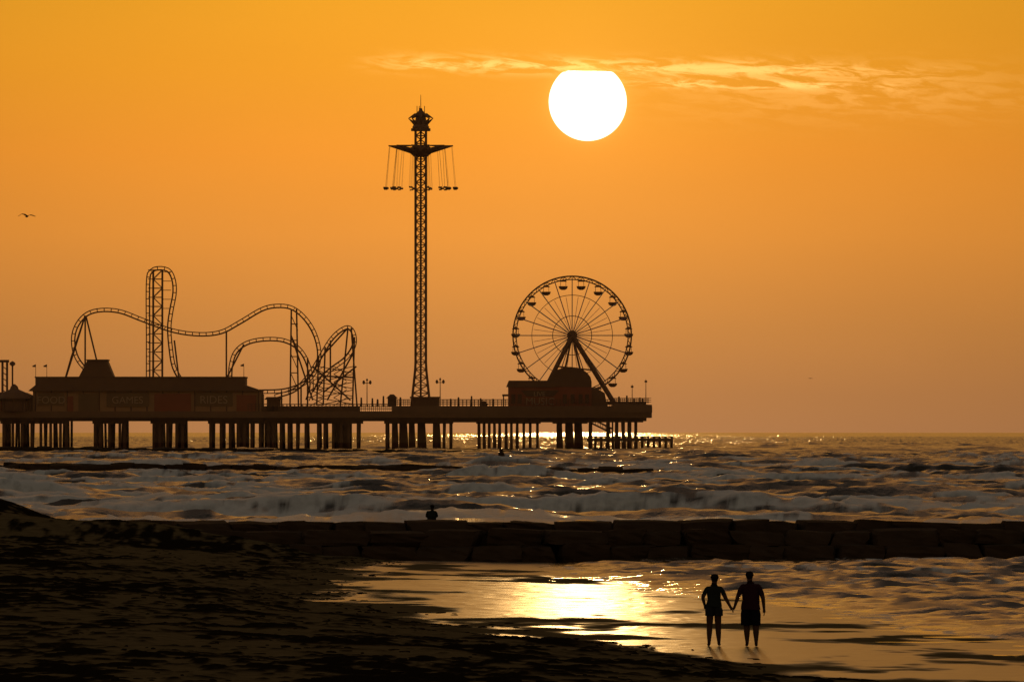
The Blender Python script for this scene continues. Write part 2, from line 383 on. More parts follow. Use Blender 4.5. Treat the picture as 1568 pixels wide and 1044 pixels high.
# deck & piles
pier=empty('pleasure_pier')
mb=MB()
mb.box(PX(-900),PX(998),D0-2,D0+32,PZ(639),PZ(629),0)
mb.box(PX(-900),PX(990),D0+0,D0+30,PZ(644),PZ(638.8),1)
mb.box(PX(600),PX(998.5),D0-2.2,D0+32.2,PZ(631),PZ(621),0)
mb.extr([(PX(935),PZ(631)),(PX(998),PZ(631)),(PX(998),PZ(619)),(PX(940),PZ(617))],D0-2.6,D0+32.6,0)
mb.box(PX(590),PX(985),D0-.4,D0+5,PZ(646),PZ(643.7),1)
mb.obj('deck',[conc,dark],pier)
mb=MB()
piles=[5,19,33,48,62,77,92,101,145,153,167,183,190,235,244,256,270,279,322,338,352,365,374,385,398,411,418,430,442,455,468,487,497,510,522,534,548,592,668,680,690,733,741,749,757,765,775,783,792,802,812,823,905,932,945,955,965,974]
for px in piles+[-14*i-8 for i in range(1,50) if i%8]:
    for dy in(2,):
        mb.box(PX(px-2.1),PX(px+2.1),D0+dy-.4,D0+dy+.4,-3,PZ(643),0)
    for dy in (11,20,29):
        if random.random()<.75:
            mb.cyl((PX(px)+random.uniform(-.35,.35),D0+dy,-3),(PX(px),D0+dy,PZ(643)),.33,n=8)
for a,bb in((604,8),(617,11),(630,8),(645,11),(668,10),(370,9),(412,8),(240,8),(523,9),(857,8),(872,11),(886,11)):
    mb.extr([(PX(a-bb*.55),PZ(643)),(PX(a+bb*.45),PZ(643)),(PX(a+bb*.8),-3),(PX(a-bb*.6),-3)] if a not in(240,370,412,523) else
            [(PX(a-bb),PZ(643)),(PX(a+bb),PZ(643)),(PX(a+bb),-3),(PX(a-bb),-3)],D0+6,D0+16,0)
for a,bb in((0,104),(141,194),(230,284),(318,556),(588,694),(729,828),(846,900)):
    mb.box(PX(a),PX(bb),D0+1.4,D0+2.6,PZ(648),PZ(643.9),0)
mb.obj('piles',[dark],pier)
mb=MB()
for y_ in(D0-1.8,D0+31.8):
    for (a,bb,zt,zb) in((380,600,618,629),(600,938,611,621),(938,997,609,618)):
        for k in range(3): 
            z=PZ(zt+ (zb-zt)*k/3.2); mb.box(PX(a),PX(bb),y_-.05,y_+.05,z-.06,z+.06)
        x=a
        while x<=bb: mb.box(PX(x)-.07,PX(x)+.07,y_-.07,y_+.07,PZ(zb),PZ(zt)); x+=6
for px,top in((553,606),(570,607),(578,609),(587,604),(613,606),(690,608),(702,606),(722,604),(736,607),(755,608),(925,607),(948,605),(960,603),(971,608),(980,606),(984,607)):
    mb.cyl((PX(px),D0+random.uniform(0,4),PZ(621)),(PX(px),D0+2,PZ(top+2)),.33,.24,n=6)
mb.obj('railing',[dark],pier)
mb=MB()
mb.box(PX(899),PX(1030),D0+2,D0+10,PZ(675),PZ(670.5))
for px in range(903,1031,9):
    mb.cyl((PX(px),D0+2.5,-3),(PX(px),D0+2.5,PZ(667)),.35,n=6); mb.cyl((PX(px),D0+9.5,-3),(PX(px),D0+9.5,PZ(667)),.35,n=6)
mb.box(PX(900),PX(1029),D0+2.3,D0+2.5,PZ(669),PZ(668))
for o in(0,-7):
    mb.cyl((PX(897),D0+1,PZ(643+o)),(PX(938),D0+1,PZ(663+o)),.22,n=4)
for i in range(12):
    x=897+41*i/11; z=643+20*i/11; mb.cyl((PX(x),D0+1,PZ(z)),(PX(x),D0+1,PZ(z-7)),.08,n=4)
    mb.box(PX(x-2),PX(x+2),D0+.4,D0+2.2,PZ(z)-.05,PZ(z)+.08)
mb.cyl((PX(938),D0+1,-3),(PX(938),D0+1,PZ(643)),.25,n=6)
mb.obj('landing_stage',[dark],pier)

# long arcade building
bl=empty('pier_arcade_building'); 
mb=MB()
mb.box(PX(50),PX(400),D0+1,D0+20,PZ(629),PZ(596),0)
mb.extr([(PX(43),PZ(598)),(PX(402),PZ(598)),(PX(375),PZ(589)),(PX(54),PZ(589))],D0-.2,D0+21,1)
mb.box(PX(54),PX(375),D0+.2,D0+19,PZ(589.2),PZ(577),1)
mb.box(PX(53),PX(376),D0,D0+19.3,PZ(578),PZ(576),2)
mb.extr([(PX(119),PZ(577)),(PX(173),PZ(577)),(PX(162),PZ(550)),(PX(133),PZ(550))],D0+4,D0+14,1)
mb.box(PX(131),PX(164),D0+3.5,D0+14.5,PZ(551.5),PZ(549.5),2)
mb.box(PX(-300),PX(52),D0+3,D0+18,PZ(629),PZ(608),0)
mb.extr([(PX(-302),PZ(608)),(PX(53),PZ(608)),(PX(35),PZ(600)),(PX(-290),PZ(600))],D0+1,D0+20,1)
x=54
while x<396:
    mb.box(PX(x)-.15,PX(x)+.15,D0+.75,D0+1,PZ(629),PZ(598),2)
    x+=24.4
for a,bb,c,d,mi in((58,98,601,620,3),(103,112,606,629,4),(120,150,602,629,3),(163,228,600,622,3),(236,292,602,629,4),(299,356,600,621,3),(362,392,604,629,4),(-60,-20,612,629,4),(0,30,612,629,4)):
    mb.box(PX(a),PX(bb),D0+.70 if a>50 else D0+2.8,D0+.95 if a>50 else D0+2.98,PZ(d),PZ(c),mi)
wall2=mat('pier_panel',(.30,.15,.06),.8,.2,.4)
mb.obj('walls_and_roof',[wall,roofm,dark,wall2,redw],bl)
txt('FOOD',78,617,11,.6,bl); txt('GAMES',195,617,11,.6,bl); txt('RIDES',327,617,12,.6,bl)
mb=MB(); c=P(22,629,-.5)
mb.lathe(c,[(3.2,0),(3.2,2.6),(4.6,3.4),(3.0,5.0),(1.2,5.8),(.9,6.6),(.2,7.2)],16,0)
for i in range(8):
    a=i*math.pi/4; mb.cyl((c[0]+4*math.cos(a),c[1]+4*math.sin(a),c[2]),(c[0]+4*math.cos(a),c[1]+4*math.sin(a),c[2]+3.6),.15,n=6)
mb.obj('pier_kiosk',[roofm])
mb=MB()
for px in(1,8): mb.cyl(P(px,629,8),P(px,552,8),.3,n=8)
for z in range(560,625,9): mb.cyl(P(1,z,8),P(8,z+5,8),.12,n=5)
mb.box(PX(-3),PX(11),D0+7,D0+9,PZ(554),PZ(550)); mb.cyl(P(17,600,6),P(17,560,6),.25,n=6); mb.lathe(P(17,560,6),[(.2,0),(.8,.5),(.7,1),(.1,1.4)],10)
mb.obj('ride_pylon',[steel])
def flag(px,top,base,dy=2,name='flag_pole'):
    mb=MB(); mb.cyl(P(px,base,dy),P(px,top,dy),.10,.06,n=6)
    n=5; 
    top_=[(PX(px)-i*.22,D0+dy+.15*math.sin(i*1.3),PZ(top)-.1*i) for i in range(n)]; bot=[(PX(px)-i*.22,D0+dy+.15*math.sin(i*1.3+.3),PZ(top+4.5)+.02*i) for i in range(n)]
    mb.add(top_+bot,[(i,i+1,n+i+1,n+i) for i in range(n-1)]); mb.obj(name,[steel])
for px,t_,b_ in((54,557,590),(71,557,590),(373,556,578)): flag(px,t_,b_)
def lamp(px,top,base):
    mb=MB(); mb.cyl(P(px,base,0),P(px,top,0),.16,.1,n=6)
    mb.cyl(P(px-5,top+4,0),P(px+5,top+4,0),.09,n=5)
    for o in(-5,5): mb.lathe(P(px+o,top+3,0),[(.15,-.5),(.38,-.1),(.3,.35),(.05,.6)],8)
    mb.lathe(P(px,top,0),[(.1,-.2),(.3,.1),(.05,.6)],8)
    mb.obj('pier_lamp_post',[steel])
for px,t_ in((562,582),(674,581)): lamp(px,t_,622)
for px,t_ in((968,588),(989,580)):
    mb=MB(); mb.cyl(P(px,619,0),P(px,t_,0),.14,.08,n=6); mb.box(PX(px)-.35,PX(px)+.35,D0-.2,D0+.2,PZ(t_+5),PZ(t_+2)); mb.obj('mast',[steel])
def booth(px,wp,top,base=622,roof=6):
    mb=MB(); x0,x1=PX(px-wp/2),PX(px+wp/2)
    for a in(x0,x1):
        for y_ in(D0+3,D0+6): mb.box(a-.2,a+.2,y_-.2,y_+.2,PZ(base),PZ(top+roof))
    mb.box(x0,x1,D0+2.8,D0+6.2,PZ(base),PZ(base-7)); mb.box(x0,x1,D0+4.5,D0+6.2,PZ(base-6),PZ(top+roof))
    mb.extr([(x0-.6,PZ(top+roof)),(x1+.6,PZ(top+roof)),(x1-.5,PZ(top)),(x0+.5,PZ(top))],D0+2,D0+7); mb.obj('ticket_booth',[roofm])
booth(600,11,603); booth(741,8,613)

# ---------------------------------------------------------------- roller coaster
rc=empty('roller_coaster')
def cr_(pts,n=10):
    out=[];p=[pts[0]]+list(pts)+[pts[-1]]
    for i in range(1,len(p)-2):
        for k in range(n):
            t=k/n; out.append(tuple(.5*((2*p[i][j])+(-p[i-1][j]+p[i+1][j])*t+(2*p[i-1][j]-5*p[i][j]+4*p[i+1][j]-p[i+2][j])*t*t+(-p[i-1][j]+3*p[i][j]-3*p[i+1][j]+p[i+2][j])*t**3) for j in range(3)))
    out.append(tuple(pts[-1])); return out
def track(pts,name,side=1):
    mb=MB(); q=[Vector(P(*p)) for p in cr_(pts)]
    L_=[0]
    for a,b_ in zip(q[:-1],q[1:]): L_.append(L_[-1]+(b_-a).length)
    n=int(L_[-1]/.95); res=[];tan=[]
    for i in range(n+1):
        s_=L_[-1]*i/n; j=max(0,min(len(L_)-2,int(np.searchsorted(L_,s_))-1)); t_=(s_-L_[j])/max(1e-6,L_[j+1]-L_[j]); res.append(q[j].lerp(q[j+1],t_))
    for i in range(n+1): tan.append((res[min(n,i+1)]-res[max(0,i-1)]).normalized())
    pr=None
    for i in range(n+1):
        t_=tan[i]; nv=Vector((-t_.z,0,t_.x)); nv.normalize(); nv*=side
        sp_=res[i]-nv*.48; ra=res[i]+nv*.42+Vector((0,.65,0)); rb=res[i]+nv*.42-Vector((0,.65,0))
        if pr:
            mb.cyl(pr[0],sp_,.22,n=6); mb.cyl(pr[1],ra,.13,n=5); mb.cyl(pr[2],rb,.13,n=5)
        if i%2==0:
            mb.cyl(sp_,ra,.11,n=4); mb.cyl(sp_,rb,.11,n=4); mb.cyl(ra,rb,.1,n=4)
        pr=(sp_,ra,rb)
    mb.obj(name,[steel],rc)
track([(224.5,600,8),(224.5,520,8),(224.5,430,8),(230,413,8),(243,409,8.5),(257,413,9),(264,428,9.5),(265,448,10),(260,475,10),(257,500,10),(259,530,10),(264,560,10),(275,580,9)],'lift_track',1)
track([(150,580,12),(128,565,12),(113,545,12),(108,520,12),(113,498,12),(128,480,12),(150,473,13),(180,475,14),(215,488,15),(260,504,15),(300,510,14),(335,507,12),(365,492,10),(400,472,8),(425,467,7),(448,471,6),(468,488,6),(482,512,7),(488,540,8),(483,565,9),(466,585,10),(435,597,11),(395,599,12),(370,599,13)],'main_track',1)
track([(349,585,16),(350,560,16),(357,538,16),(374,524,15),(400,518,14),(430,519,13),(452,529,12),(466,546,11),(474,570,10),(476,592,9),(470,612,8)],'loop_track',1)
track([(420,606,6),(450,596,5),(472,574,4),(490,545,4),(505,520,5),(520,505,6),(533,500,8),(541,510,10),(541,528,11),(528,548,12),(505,565,13),(490,580,14),(480,600,15)],'helix_track',1)
mb=MB()
def sup(a,b_,r_=.27,d1=8,d2=None): mb.cyl(P(*a,d1),P(*b_,d1 if d2 is None else d2),r_,n=6)
for a,b_ in(((128,482),(97,582)),((128,482),(128,577)),((129,482),(146,552)),((128,482),(107,545)),((345,506),(345,600)),((445,472),(443,622)),((453,472),(456,622)),((446,516),(478,612)),((470,547),(470,622)),
            ((107,545),(97,580)),((265,520),(272,578)),((372,526),(346,577)),((532,501),(492,545)),((532,501),(520,622)),((537,501),(546,622)),((542,515),(539,622)),
            ((497,530),(494,620)),((487,545),(484,620)),((478,560),(536,612)),((540,540),(500,612)),((494,575),(540,577)),((494,600),(545,560)),((505,520),(505,585)),((460,590),(460,622)),((430,598),(430,622)),((400,600),(400,622))):
    sup(a,b_,.25,8 if a[0]<400 else 7)
for z in(495,520,545,570,595): sup((444,z),(455,z),.15,7)
for z in(480,510,540,570): sup((444,z),(455,z+25),.12,7)
for px in(232.5,246.5):
    for dy in(6,10.5): mb.cyl(P(px,600,dy),P(px,412,dy),.2,n=6)
z=412;k=0
while z<595:
    for dy in(6,10.5):
        sup((232.5,z),(246.5,z),.12,dy); sup((232.5,z) if k%2 else (246.5,z),(246.5,z+14) if k%2 else (232.5,z+14),.1,dy)
    sup((224.5,z),(232.5,z),.12,8); sup((246.5,z+3),(260,z+3) if z<480 else (246.5,z+3),.1,8); z+=14;k+=1
for a,bb in((475,495),(510,530),(486,540)):
    for z in range(560,620,12): sup((a,z),(bb,z+10),.12,6); sup((bb,z),(a,z+12),.12,9)
mb.obj('supports',[steel],rc)
mb=MB(); mb.box(PX(378),PX(402),D0+3,D0+14,PZ(629),PZ(603)); mb.box(PX(402),PX(550),D0+3,D0+16,PZ(629),PZ(621)); mb.box(PX(408),PX(428),D0+3,D0+10,PZ(629),PZ(611)); mb.extr([(PX(404),PZ(611)),(PX(432),PZ(611)),(PX(428),PZ(607)),(PX(408),PZ(607))],D0+2,D0+11)
mb.obj('coaster_station',[roofm],rc)

# ---------------------------------------------------------------- swing tower
stw=empty('swing_tower_ride'); cx=643.5; dyc=12
mb=MB()
def tp(px,py,oy): return (PX(px),D0+dyc+oy,PZ(py))
hw=8.0; 
def hwz(py): return hw+ (0 if py<560 else (py-560)/62*6.5)
corn=[(-1,-1),(1,-1),(1,1),(-1,1)]
zs=[]; z=193
while z<622: zs.append(z); z+=12
zs.append(622)
for (a,b_) in zip(zs[:-1],zs[1:]):
    ha,hb=hwz(a),hwz(b_)
    for i,(sx,sy) in enumerate(corn):
        mb.cyl(tp(cx+sx*ha,a,sy*ha*K),tp(cx+sx*hb,b_,sy*hb*K),.36,n=6)
        sx2,sy2=corn[(i+1)%4]
        mb.cyl(tp(cx+sx*ha,a,sy*ha*K),tp(cx+sx2*hb,b_,sy2*hb*K),.12,n=4)
        mb.cyl(tp(cx+sx2*ha,a,sy2*ha*K),tp(cx+sx*hb,b_,sy*hb*K),.12,n=4)
        mb.cyl(tp(cx+sx*ha,a,sy*ha*K),tp(cx+sx2*ha,a,sy2*ha*K),.12,n=4)
mb.cyl(tp(cx,622,0),tp(cx,200,0),.28,n=8)
mb.obj('lattice_mast',[steel],stw)
mb=MB(); c=tp(cx,195,0)
mb.lathe(c,[(1.9,0),(2.3,.5),(1.6,1.8),(1.3,3.4),(.9,4.6),(.5,5.0),(.3,5.6)],10)
mb.lathe(c,[(2.6,-.5),(2.6,0.2),(1.9,.4)],12)
for i in range(8):
    a=math.pi*2*i/8; ca_,sa_=math.cos(a),math.sin(a)
    tip=(c[0]+3.3*ca_,c[1]+3.3*sa_,c[2]+2.9)
    for z in(1.2,3.9): 
        p=(c[0]+1.3*ca_,c[1]+1.3*sa_,c[2]+z); mb.cyl(p,tip,.55,.08,n=5)
mb.cyl((c[0],c[1],c[2]+5),(c[0],c[1],PZ(142)),.12,.06,n=5)
for o in(-1,1,-.4): mb.cyl((c[0]+o,c[1],c[2]+4),(c[0]+o,c[1],c[2]+6.2),.09,n=4)
mb.obj('crown',[steel],stw,)
mb=MB(); c=tp(cx,221,0)
mb.lathe(c,[(1.7,-2.9),(2.3,-2.4),(3.6,-1.3),(3.0,-.6),(1.8,.3)],20)
seats=MB()
for i in range(12):
    a=math.radians(15+30*i); ca_,sa_=math.cos(a),math.sin(a)
    mb.cyl((c[0]+1.8*ca_,c[1]+1.8*sa_,c[2]-1.5),(c[0]+8.9*ca_,c[1]+8.9*sa_,c[2]+.1),.85,.10,n=6)
    mb.cyl((c[0]+1.8*ca_,c[1]+1.8*sa_,c[2]+.2),(c[0]+8.9*ca_,c[1]+8.9*sa_,c[2]+.05),.1,n=4)
    for rr,rb in((8.6,9.6),(6.6,7.7)):
        top=Vector((c[0]+rr*ca_,c[1]+rr*sa_,c[2]-.2)); bot=Vector((c[0]+rb*ca_,c[1]+rb*sa_,PZ(285.5)))
        tg=Vector((-sa_,ca_,0))
        for o in(-.55,.55):
            mb.cyl(top+tg*o*.6,bot+tg*o,.025,n=3)
        rad=Vector((ca_,sa_,0))
        def bx(cc,u_,v_,w_):
            vs=[cc+u_*a1+v_*b1+w_*c1 for c1 in(-1,1) for b1 in(-1,1) for a1 in(-1,1)]
            seats.add(vs,[(0,2,3,1),(4,5,7,6),(0,1,5,4),(2,6,7,3),(0,4,6,2),(1,3,7,5)])
        up_=Vector((0,0,1))
        bx(bot-up_*.15,rad*.62,tg*.3,up_*.08); bx(bot-tg*.32+up_*.05,rad*.62,tg*.07,up_*.20); bx(bot+tg*.42-up_*.30,rad*.45,tg*.08,up_*.14)
mb.obj('carousel_arms_and_chains',[steel],stw); seats.obj('seats',[steel],stw)
mb=MB(); mb.box(PX(629),PX(672),D0+8,D0+17,PZ(622),PZ(609)); mb.box(PX(627),PX(674),D0+7.5,D0+17.5,PZ(609),PZ(606.5)); mb.box(PX(636),PX(645),D0+7.8,D0+8,PZ(621.5),PZ(612)); mb.box(PX(650),PX(668),D0+7.8,D0+8,PZ(618),PZ(612))
mb.obj('base_station',[roofm],stw)

# ---------------------------------------------------------------- ferris wheel
fw=empty('ferris_wheel'); FX,FZ=876.5,512.5; FD=9.0
whitep=mat('wheel_white_paint',(.85,.70,.60),.5,.1,.5); pinkp=mat('wheel_pink_paint',(.85,.45,.50),.5,.1,.5); tealp=mat('wheel_teal_paint',(.55,.62,.62),.5,.15,.5)
def fp(rpx,a,oy): return (PX(FX)+rpx*K*math.cos(a),D0+FD+oy,PZ(FZ)+rpx*K*math.sin(a))
mb=MB(); NS=80
for oy in(-1.3,1.3):
    for rr,th in((91,.20),(86,.13),(62,.07),(30,.09)):
        for i in range(NS): mb.cyl(fp(rr,2*math.pi*i/NS,oy),fp(rr,2*math.pi*(i+1)/NS,oy),th,n=5)
    for i in range(40): 
        a=2*math.pi*i/40; mb.cyl(fp(91,a,oy),fp(86,a+.078,oy),.08,n=4); mb.cyl(fp(86,a+.078,oy),fp(91,a+.157,oy),.08,n=4)
for i in range(40): a=2*math.pi*i/40; mb.cyl(fp(89,a,-1.3),fp(89,a,1.3),.12,n=4)
mb.obj('rim',[steel],fw)
mb=MB()
for i in range(20):
    a=2*math.pi*(i)/20
    for oy in(-1.3,1.3):
        mb.cyl(fp(4,a,oy*1.8),fp(88,a,oy),.12,n=5,mi=(0,1,0,2,1)[i%5])
    mb.cyl(fp(4,a,-2.2),fp(60,a+.157,1.3),.06,n=4,mi=1)
mb.obj('spokes',[whitep,pinkp,tealp],fw)
mb=MB(); hc=Vector(fp(0,0,0))
mb.cyl(hc-Vector((0,3.2,0)),hc+Vector((0,3.2,0)),1.35,n=20); mb.cyl(hc-Vector((0,3.5,0)),hc+Vector((0,3.5,0)),.8,n=16)
for sgn in(-1,1):
    for px,z in((834,597),(942,618)):
        mb.cyl(hc+Vector((0,sgn*3,0)),(PX(px),D0+FD+sgn*5,PZ(z)),.62,.6,n=8)
    for px in(858,897): mb.cyl(hc+Vector((0,sgn*3,0)),(PX(px),D0+FD+sgn*5,PZ(600)),.24,n=8)
    mb.cyl((PX(853),D0+FD+sgn*4,PZ(560)),(PX(910),D0+FD+sgn*4,PZ(566)),.2,n=6)
mb.obj('hub_and_legs',[steel],fw)
mb=MB()
for i in range(20):
    a=2*math.pi*(i+.5)/20; p=fp(88,a,0); 
    mb.cyl((p[0],p[1]-1.3,p[2]),(p[0],p[1]+1.3,p[2]),.14,n=5)
    mb.lathe((p[0],p[1],p[2]-2.9),[(.45,-.05),(1.0,.25),(1.22,.8),(1.22,.95)],14)
    mb.lathe((p[0],p[1],p[2]-.75),[(1.05,0),(.75,.35),(.15,.6)],14)
    for j in range(4):
        b_=j*math.pi/2+.78; mb.cyl((p[0]+1.05*math.cos(b_),p[1]+1.05*math.sin(b_),p[2]-2),(p[0]+.95*math.cos(b_),p[1]+.95*math.sin(b_),p[2]-.7),.06,n=4)
mb.obj('gondolas',[steel],fw)

# music hall at foot of wheel
mh=empty('pier_music_hall'); mb=MB()
mb.box(PX(778),PX(906),D0+.5,D0+5,PZ(621),PZ(592),0)
mb.extr([(PX(775),PZ(592)),(PX(852),PZ(592)),(PX(846),PZ(582)),(PX(779),PZ(582))],D0,D0+5.5,1)
mb.box(PX(769),PX(779),D0+1,D0+5,PZ(606),PZ(603),1); mb.box(PX(770),PX(772),D0+1,D0+1.5,PZ(621),PZ(603),1)
n=10; arc=[(PX(840),PZ(592))]+[(PX(873+33*math.cos(math.pi-math.pi*i/n)),PZ(584-23*math.sin(math.pi*i/n))) for i in range(n+1)]+[(PX(906),PZ(592))]
mb.extr(arc,D0+.6,D0+5.2,1)
mb.extr([(PX(904),PZ(621)),(PX(930),PZ(621)),(PX(926),PZ(601)),(PX(914),PZ(594)),(PX(904),PZ(592))],D0+1,D0+5,1)
mb.extr([(PX(806),PZ(606)),(PX(848),PZ(606)),(PX(856),PZ(597)),(PX(798),PZ(597))],D0+.2,D0+.5,2)
for a in(783,793,862,874,886,896): mb.box(PX(a),PX(a+6),D0+.3,D0+.5,PZ(617),PZ(603),2)
mb.box(PX(926),PX(990),D0+3,D0+12,PZ(619),PZ(614),1)
mb.obj('hall',[redw,roofm,winm],mh)
txt('LIVE',826,606,7,.1,mh); txt('MUSIC',827,619,11,.1,mh)

# ---------------------------------------------------------------- marker sign in the sea
k2=1114/F; mb=MB(); x=(767.5-784)*k2; y=1114.
mb.cyl((x,y,-2),(x,y,H-(690-661)*k2),.11,n=8); mb.box(x-.26,x+.26,y-.16,y-.11,H-(702-661)*k2,H-(686-661)*k2); mb.box(x-.4,x+.4,y-.2,y-.165,H-(699-661)*k2,H-(692-661)*k2)
mb.obj('marker_sign',[rock])

# ---------------------------------------------------------------- people
skin=mat('skin',(.12,.06,.035),.8,.1,8,spec=.1); hairm=mat('hair',(.015,.009,.006),.8,.3,20,spec=.1)
def skinned(nodes,edges,root,sub=2):
    me=bpy.data.meshes.new('tmp'); names=list(nodes); me.from_pydata([nodes[n][0] for n in names],[(names.index(a),names.index(b_)) for a,b_ in edges],[])
    ob=bpy.data.objects.new('tmp',me); link(ob); md=ob.modifiers.new('s','SKIN'); md.use_smooth_shade=True; md.branch_smoothing=.6
    sv=me.skin_vertices[0].data
    for i,n in enumerate(names):
        rr=nodes[n][1]; sv[i].radius=rr if isinstance(rr,tuple) else (rr,rr); sv[i].use_root=(n==root)
    s_=ob.modifiers.new('u','SUBSURF'); s_.levels=sub; s_.render_levels=sub
    dg=bpy.context.evaluated_depsgraph_get(); out=bpy.data.meshes.new_from_object(ob.evaluated_get(dg)); bpy.data.objects.remove(ob); return out
def person(name,loc,J,shirt,shorts,hem,shorthem,sleeve,wide=1.0,leg=1.0,scale=1.0,bun=False,seat=False):
    e=empty(name,loc); mats=[skin,shirt,shorts,hairm]
    R=dict(pelvis=.150*wide,waist=.128*wide,chest=.150*wide,nb=.080,neck=.058,h0=.075,h1=.100,h1b=.098,h2=.066,
           sl=.076*wide,sr=.076*wide,el=.048*wide,er=.048*wide,wl=.031,wr=.031,hl=.042,hr=.042,pl=.108*leg,pr=.108*leg,
           kl=.063*leg,kr=.063*leg,al=.037,ar=.037,tl=.040,tr=.040,cl=.065*leg,cr=.065*leg)
    nodes={k_:(v,R[k_]) for k_,v in J.items()}
    h=J['h1']; nodes['h1b']=((h[0],h[1]-.004,h[2]+.055),R['h1b'])
    for q in'lr':
        kx,ax_=J['k'+q],J['a'+q]; nodes['c'+q]=(tuple(kx[i]*.66+ax_[i]*.34+(-.02 if i==1 and not seat else 0) for i in range(3)),R['cl'])
    edges=[('pelvis','waist'),('waist','chest'),('chest','nb'),('nb','neck'),('neck','h0'),('h0','h1'),('h1','h1b'),('h1b','h2'),('chest','sl'),('chest','sr')]
    for q in'lr': edges+=[('s'+q,'e'+q),('e'+q,'w'+q),('w'+q,'h'+q),('pelvis','p'+q),('p'+q,'k'+q),('k'+q,'c'+q),('c'+q,'a'+q),('a'+q,'t'+q)]
    me=skinned(nodes,edges,'pelvis')
    for v in me.vertices:
        x,y,z=v.co
        if not seat:
            if J['pelvis'][2]-.12<z<J['neck'][2]-.04 and abs(x)<.22: v.co.y=y*.74
            if z<.10 : v.co.z=max(.0,z*.9)
    for m_ in mats: me.materials.append(m_)
    for p in me.polygons:
        c=p.center; hd=J['h1']; arm=abs(c.x)>.205*wide+(.02 if c.z<J['waist'][2] else 0)
        mi=0
        if c.z>J['h0'][2]-.02: mi=3 if (c.y<hd[1]+.03 or c.z>hd[2]+.09) else 0
        elif c.z>J['nb'][2]+.03: mi=0
        elif arm: mi=1 if c.z>sleeve else 0
        elif c.z>hem: mi=1
        elif c.z>shorthem: mi=2
        p.material_index=mi; p.use_smooth=True
    o=bpy.data.objects.new('body',me); link(o); o.parent=e; o.scale=(scale,)*3
    fm=MB()
    for q in'lr':
        h_=Vector(J['h'+q]); d=(h_-Vector(J['w'+q])).normalized(); sd=Vector((0,1,0)); inn=Vector((1 if q=='l' else -1,0,0))
        for o_,ln in((-.030,.060),(-.010,.074),(.011,.070),(.030,.052)):
            p0=h_+sd*o_*.9; p1=p0+d*ln*.55; p2=p1+(d*.8+inn*.5)*ln*.5
            fm.cyl(p0,p1,.0100,.009,n=6); fm.cyl(p1,p2,.009,.007,n=6)
        t0=h_-d*.03+sd*.025; t1=t0+sd*.03+d*.03; fm.cyl(t0,t1,.013,.011,n=6); fm.cyl(t1,t1+d*.03+inn*.008,.011,.008,n=6)
    fm.obj('fingers',[skin],e,True).scale=(scale,)*3
    hm=MB(); hd=Vector(J['h1'])+Vector((0,0,.02))
    for sx in(-1,1):
        hm.cyl(hd+Vector((sx*.070,0,-.005)),hd+Vector((sx*.092,-.012,-.005)),.026,.016,n=8)
        hm.lathe(hd+Vector((sx*.032,.082,.005)),[(.004,-.010),(.012,0),(.004,.010)],8)
    hm.cyl(hd+Vector((0,.085,.01)),hd+Vector((0,.112,-.03)),.009,.015,n=6); hm.cyl(hd+Vector((-.022,.082,-.062)),hd+Vector((.022,.082,-.062)),.008,n=6)
    hm.obj('face_and_ears',[skin],e,True).scale=(scale,)*3
    if bun:
        hm=MB(); hm.lathe(hd+Vector((0,-.095,.0)),[(.02,-.05),(.045,-.025),(.05,.01),(.03,.04)],10); hm.obj('hair_bun',[hairm],e,True).scale=(scale,)*3
    return e
def garment(parent,rings,material,name,n=24,scale=1):
    vs=[];fs=[]
    for (cx_,cy_,cz_,rx,ry) in rings:
        for i in range(n):
            a=2*math.pi*i/n; wob=1+.03*math.sin(3*a+cz_*19)+.015*math.sin(7*a+cz_*31); vs.append((cx_+rx*wob*math.cos(a),cy_+ry*wob*math.sin(a),cz_+.006*math.sin(2*a)))
    for k_ in range(len(rings)-1):
        for i in range(n): fs.append((k_*n+i,k_*n+(i+1)%n,(k_+1)*n+(i+1)%n,(k_+1)*n+i))
    mb=MB(); mb.add(vs,fs); o=mb.obj(name,[material],parent,True); o.scale=(scale,)*3; return o
tee1=mat('tee_dark_green',(.03,.033,.026),.9,.2,6,spec=.1); sh1=mat('shorts_grey',(.035,.035,.04),.9,.2,6,spec=.1)
tee2=mat('tee_maroon',(.05,.014,.020),.9,.2,6,spec=.1); sh2=mat('shorts_navy',(.012,.012,.018),.9,.2,6,spec=.1)
wx_,wy_=4.65,191.0; zg=ground_z(wx_,wy_)
JW=dict(pelvis=(0,0,.93),waist=(.0,0,1.09),chest=(.0,0,1.25),nb=(.005,0,1.40),neck=(.01,.0,1.46),h0=(.015,.012,1.52),h1=(.015,.015,1.575),h2=(.015,.005,1.675),
        sl=(-.165,0,1.345),el=(-.262,-.05,1.13),wl=(-.205,.06,.93),hl=(-.19,.09,.86),sr=(.165,0,1.345),er=(.275,-.02,1.10),wr=(.385,.03,.90),hr=(.425,.04,.84),
        pl=(-.09,0,.84),kl=(-.10,.04,.48),al=(-.115,-.06,.075),tl=(-.125,.08,.04),pr=(.09,0,.84),kr=(.095,.04,.48),ar=(.115,.05,.075),tr=(.13,.19,.04))
W=person('woman',(wx_,wy_,zg-.01),JW,tee1,sh1,.99,.72,1.20,wide=.98,leg=1.12,bun=True)
garment(W,[(0,0,1.31,.150,.12),(0,0,1.20,.162,.13),(0,0,1.09,.150,.125),(0,0,1.0,.175,.15),(0,0,.92,.192,.16)],tee1,'tshirt')
for s_ in(-1,1):
    garment(W,[(s_*.085,0,.94,.085,.12),(s_*.093,.01,.84,.112,.130),(s_*.097,.02,.71,.108,.122)],sh1,'shorts_leg')
mx_,my_=5.50,191.2; zg2=ground_z(mx_,my_)
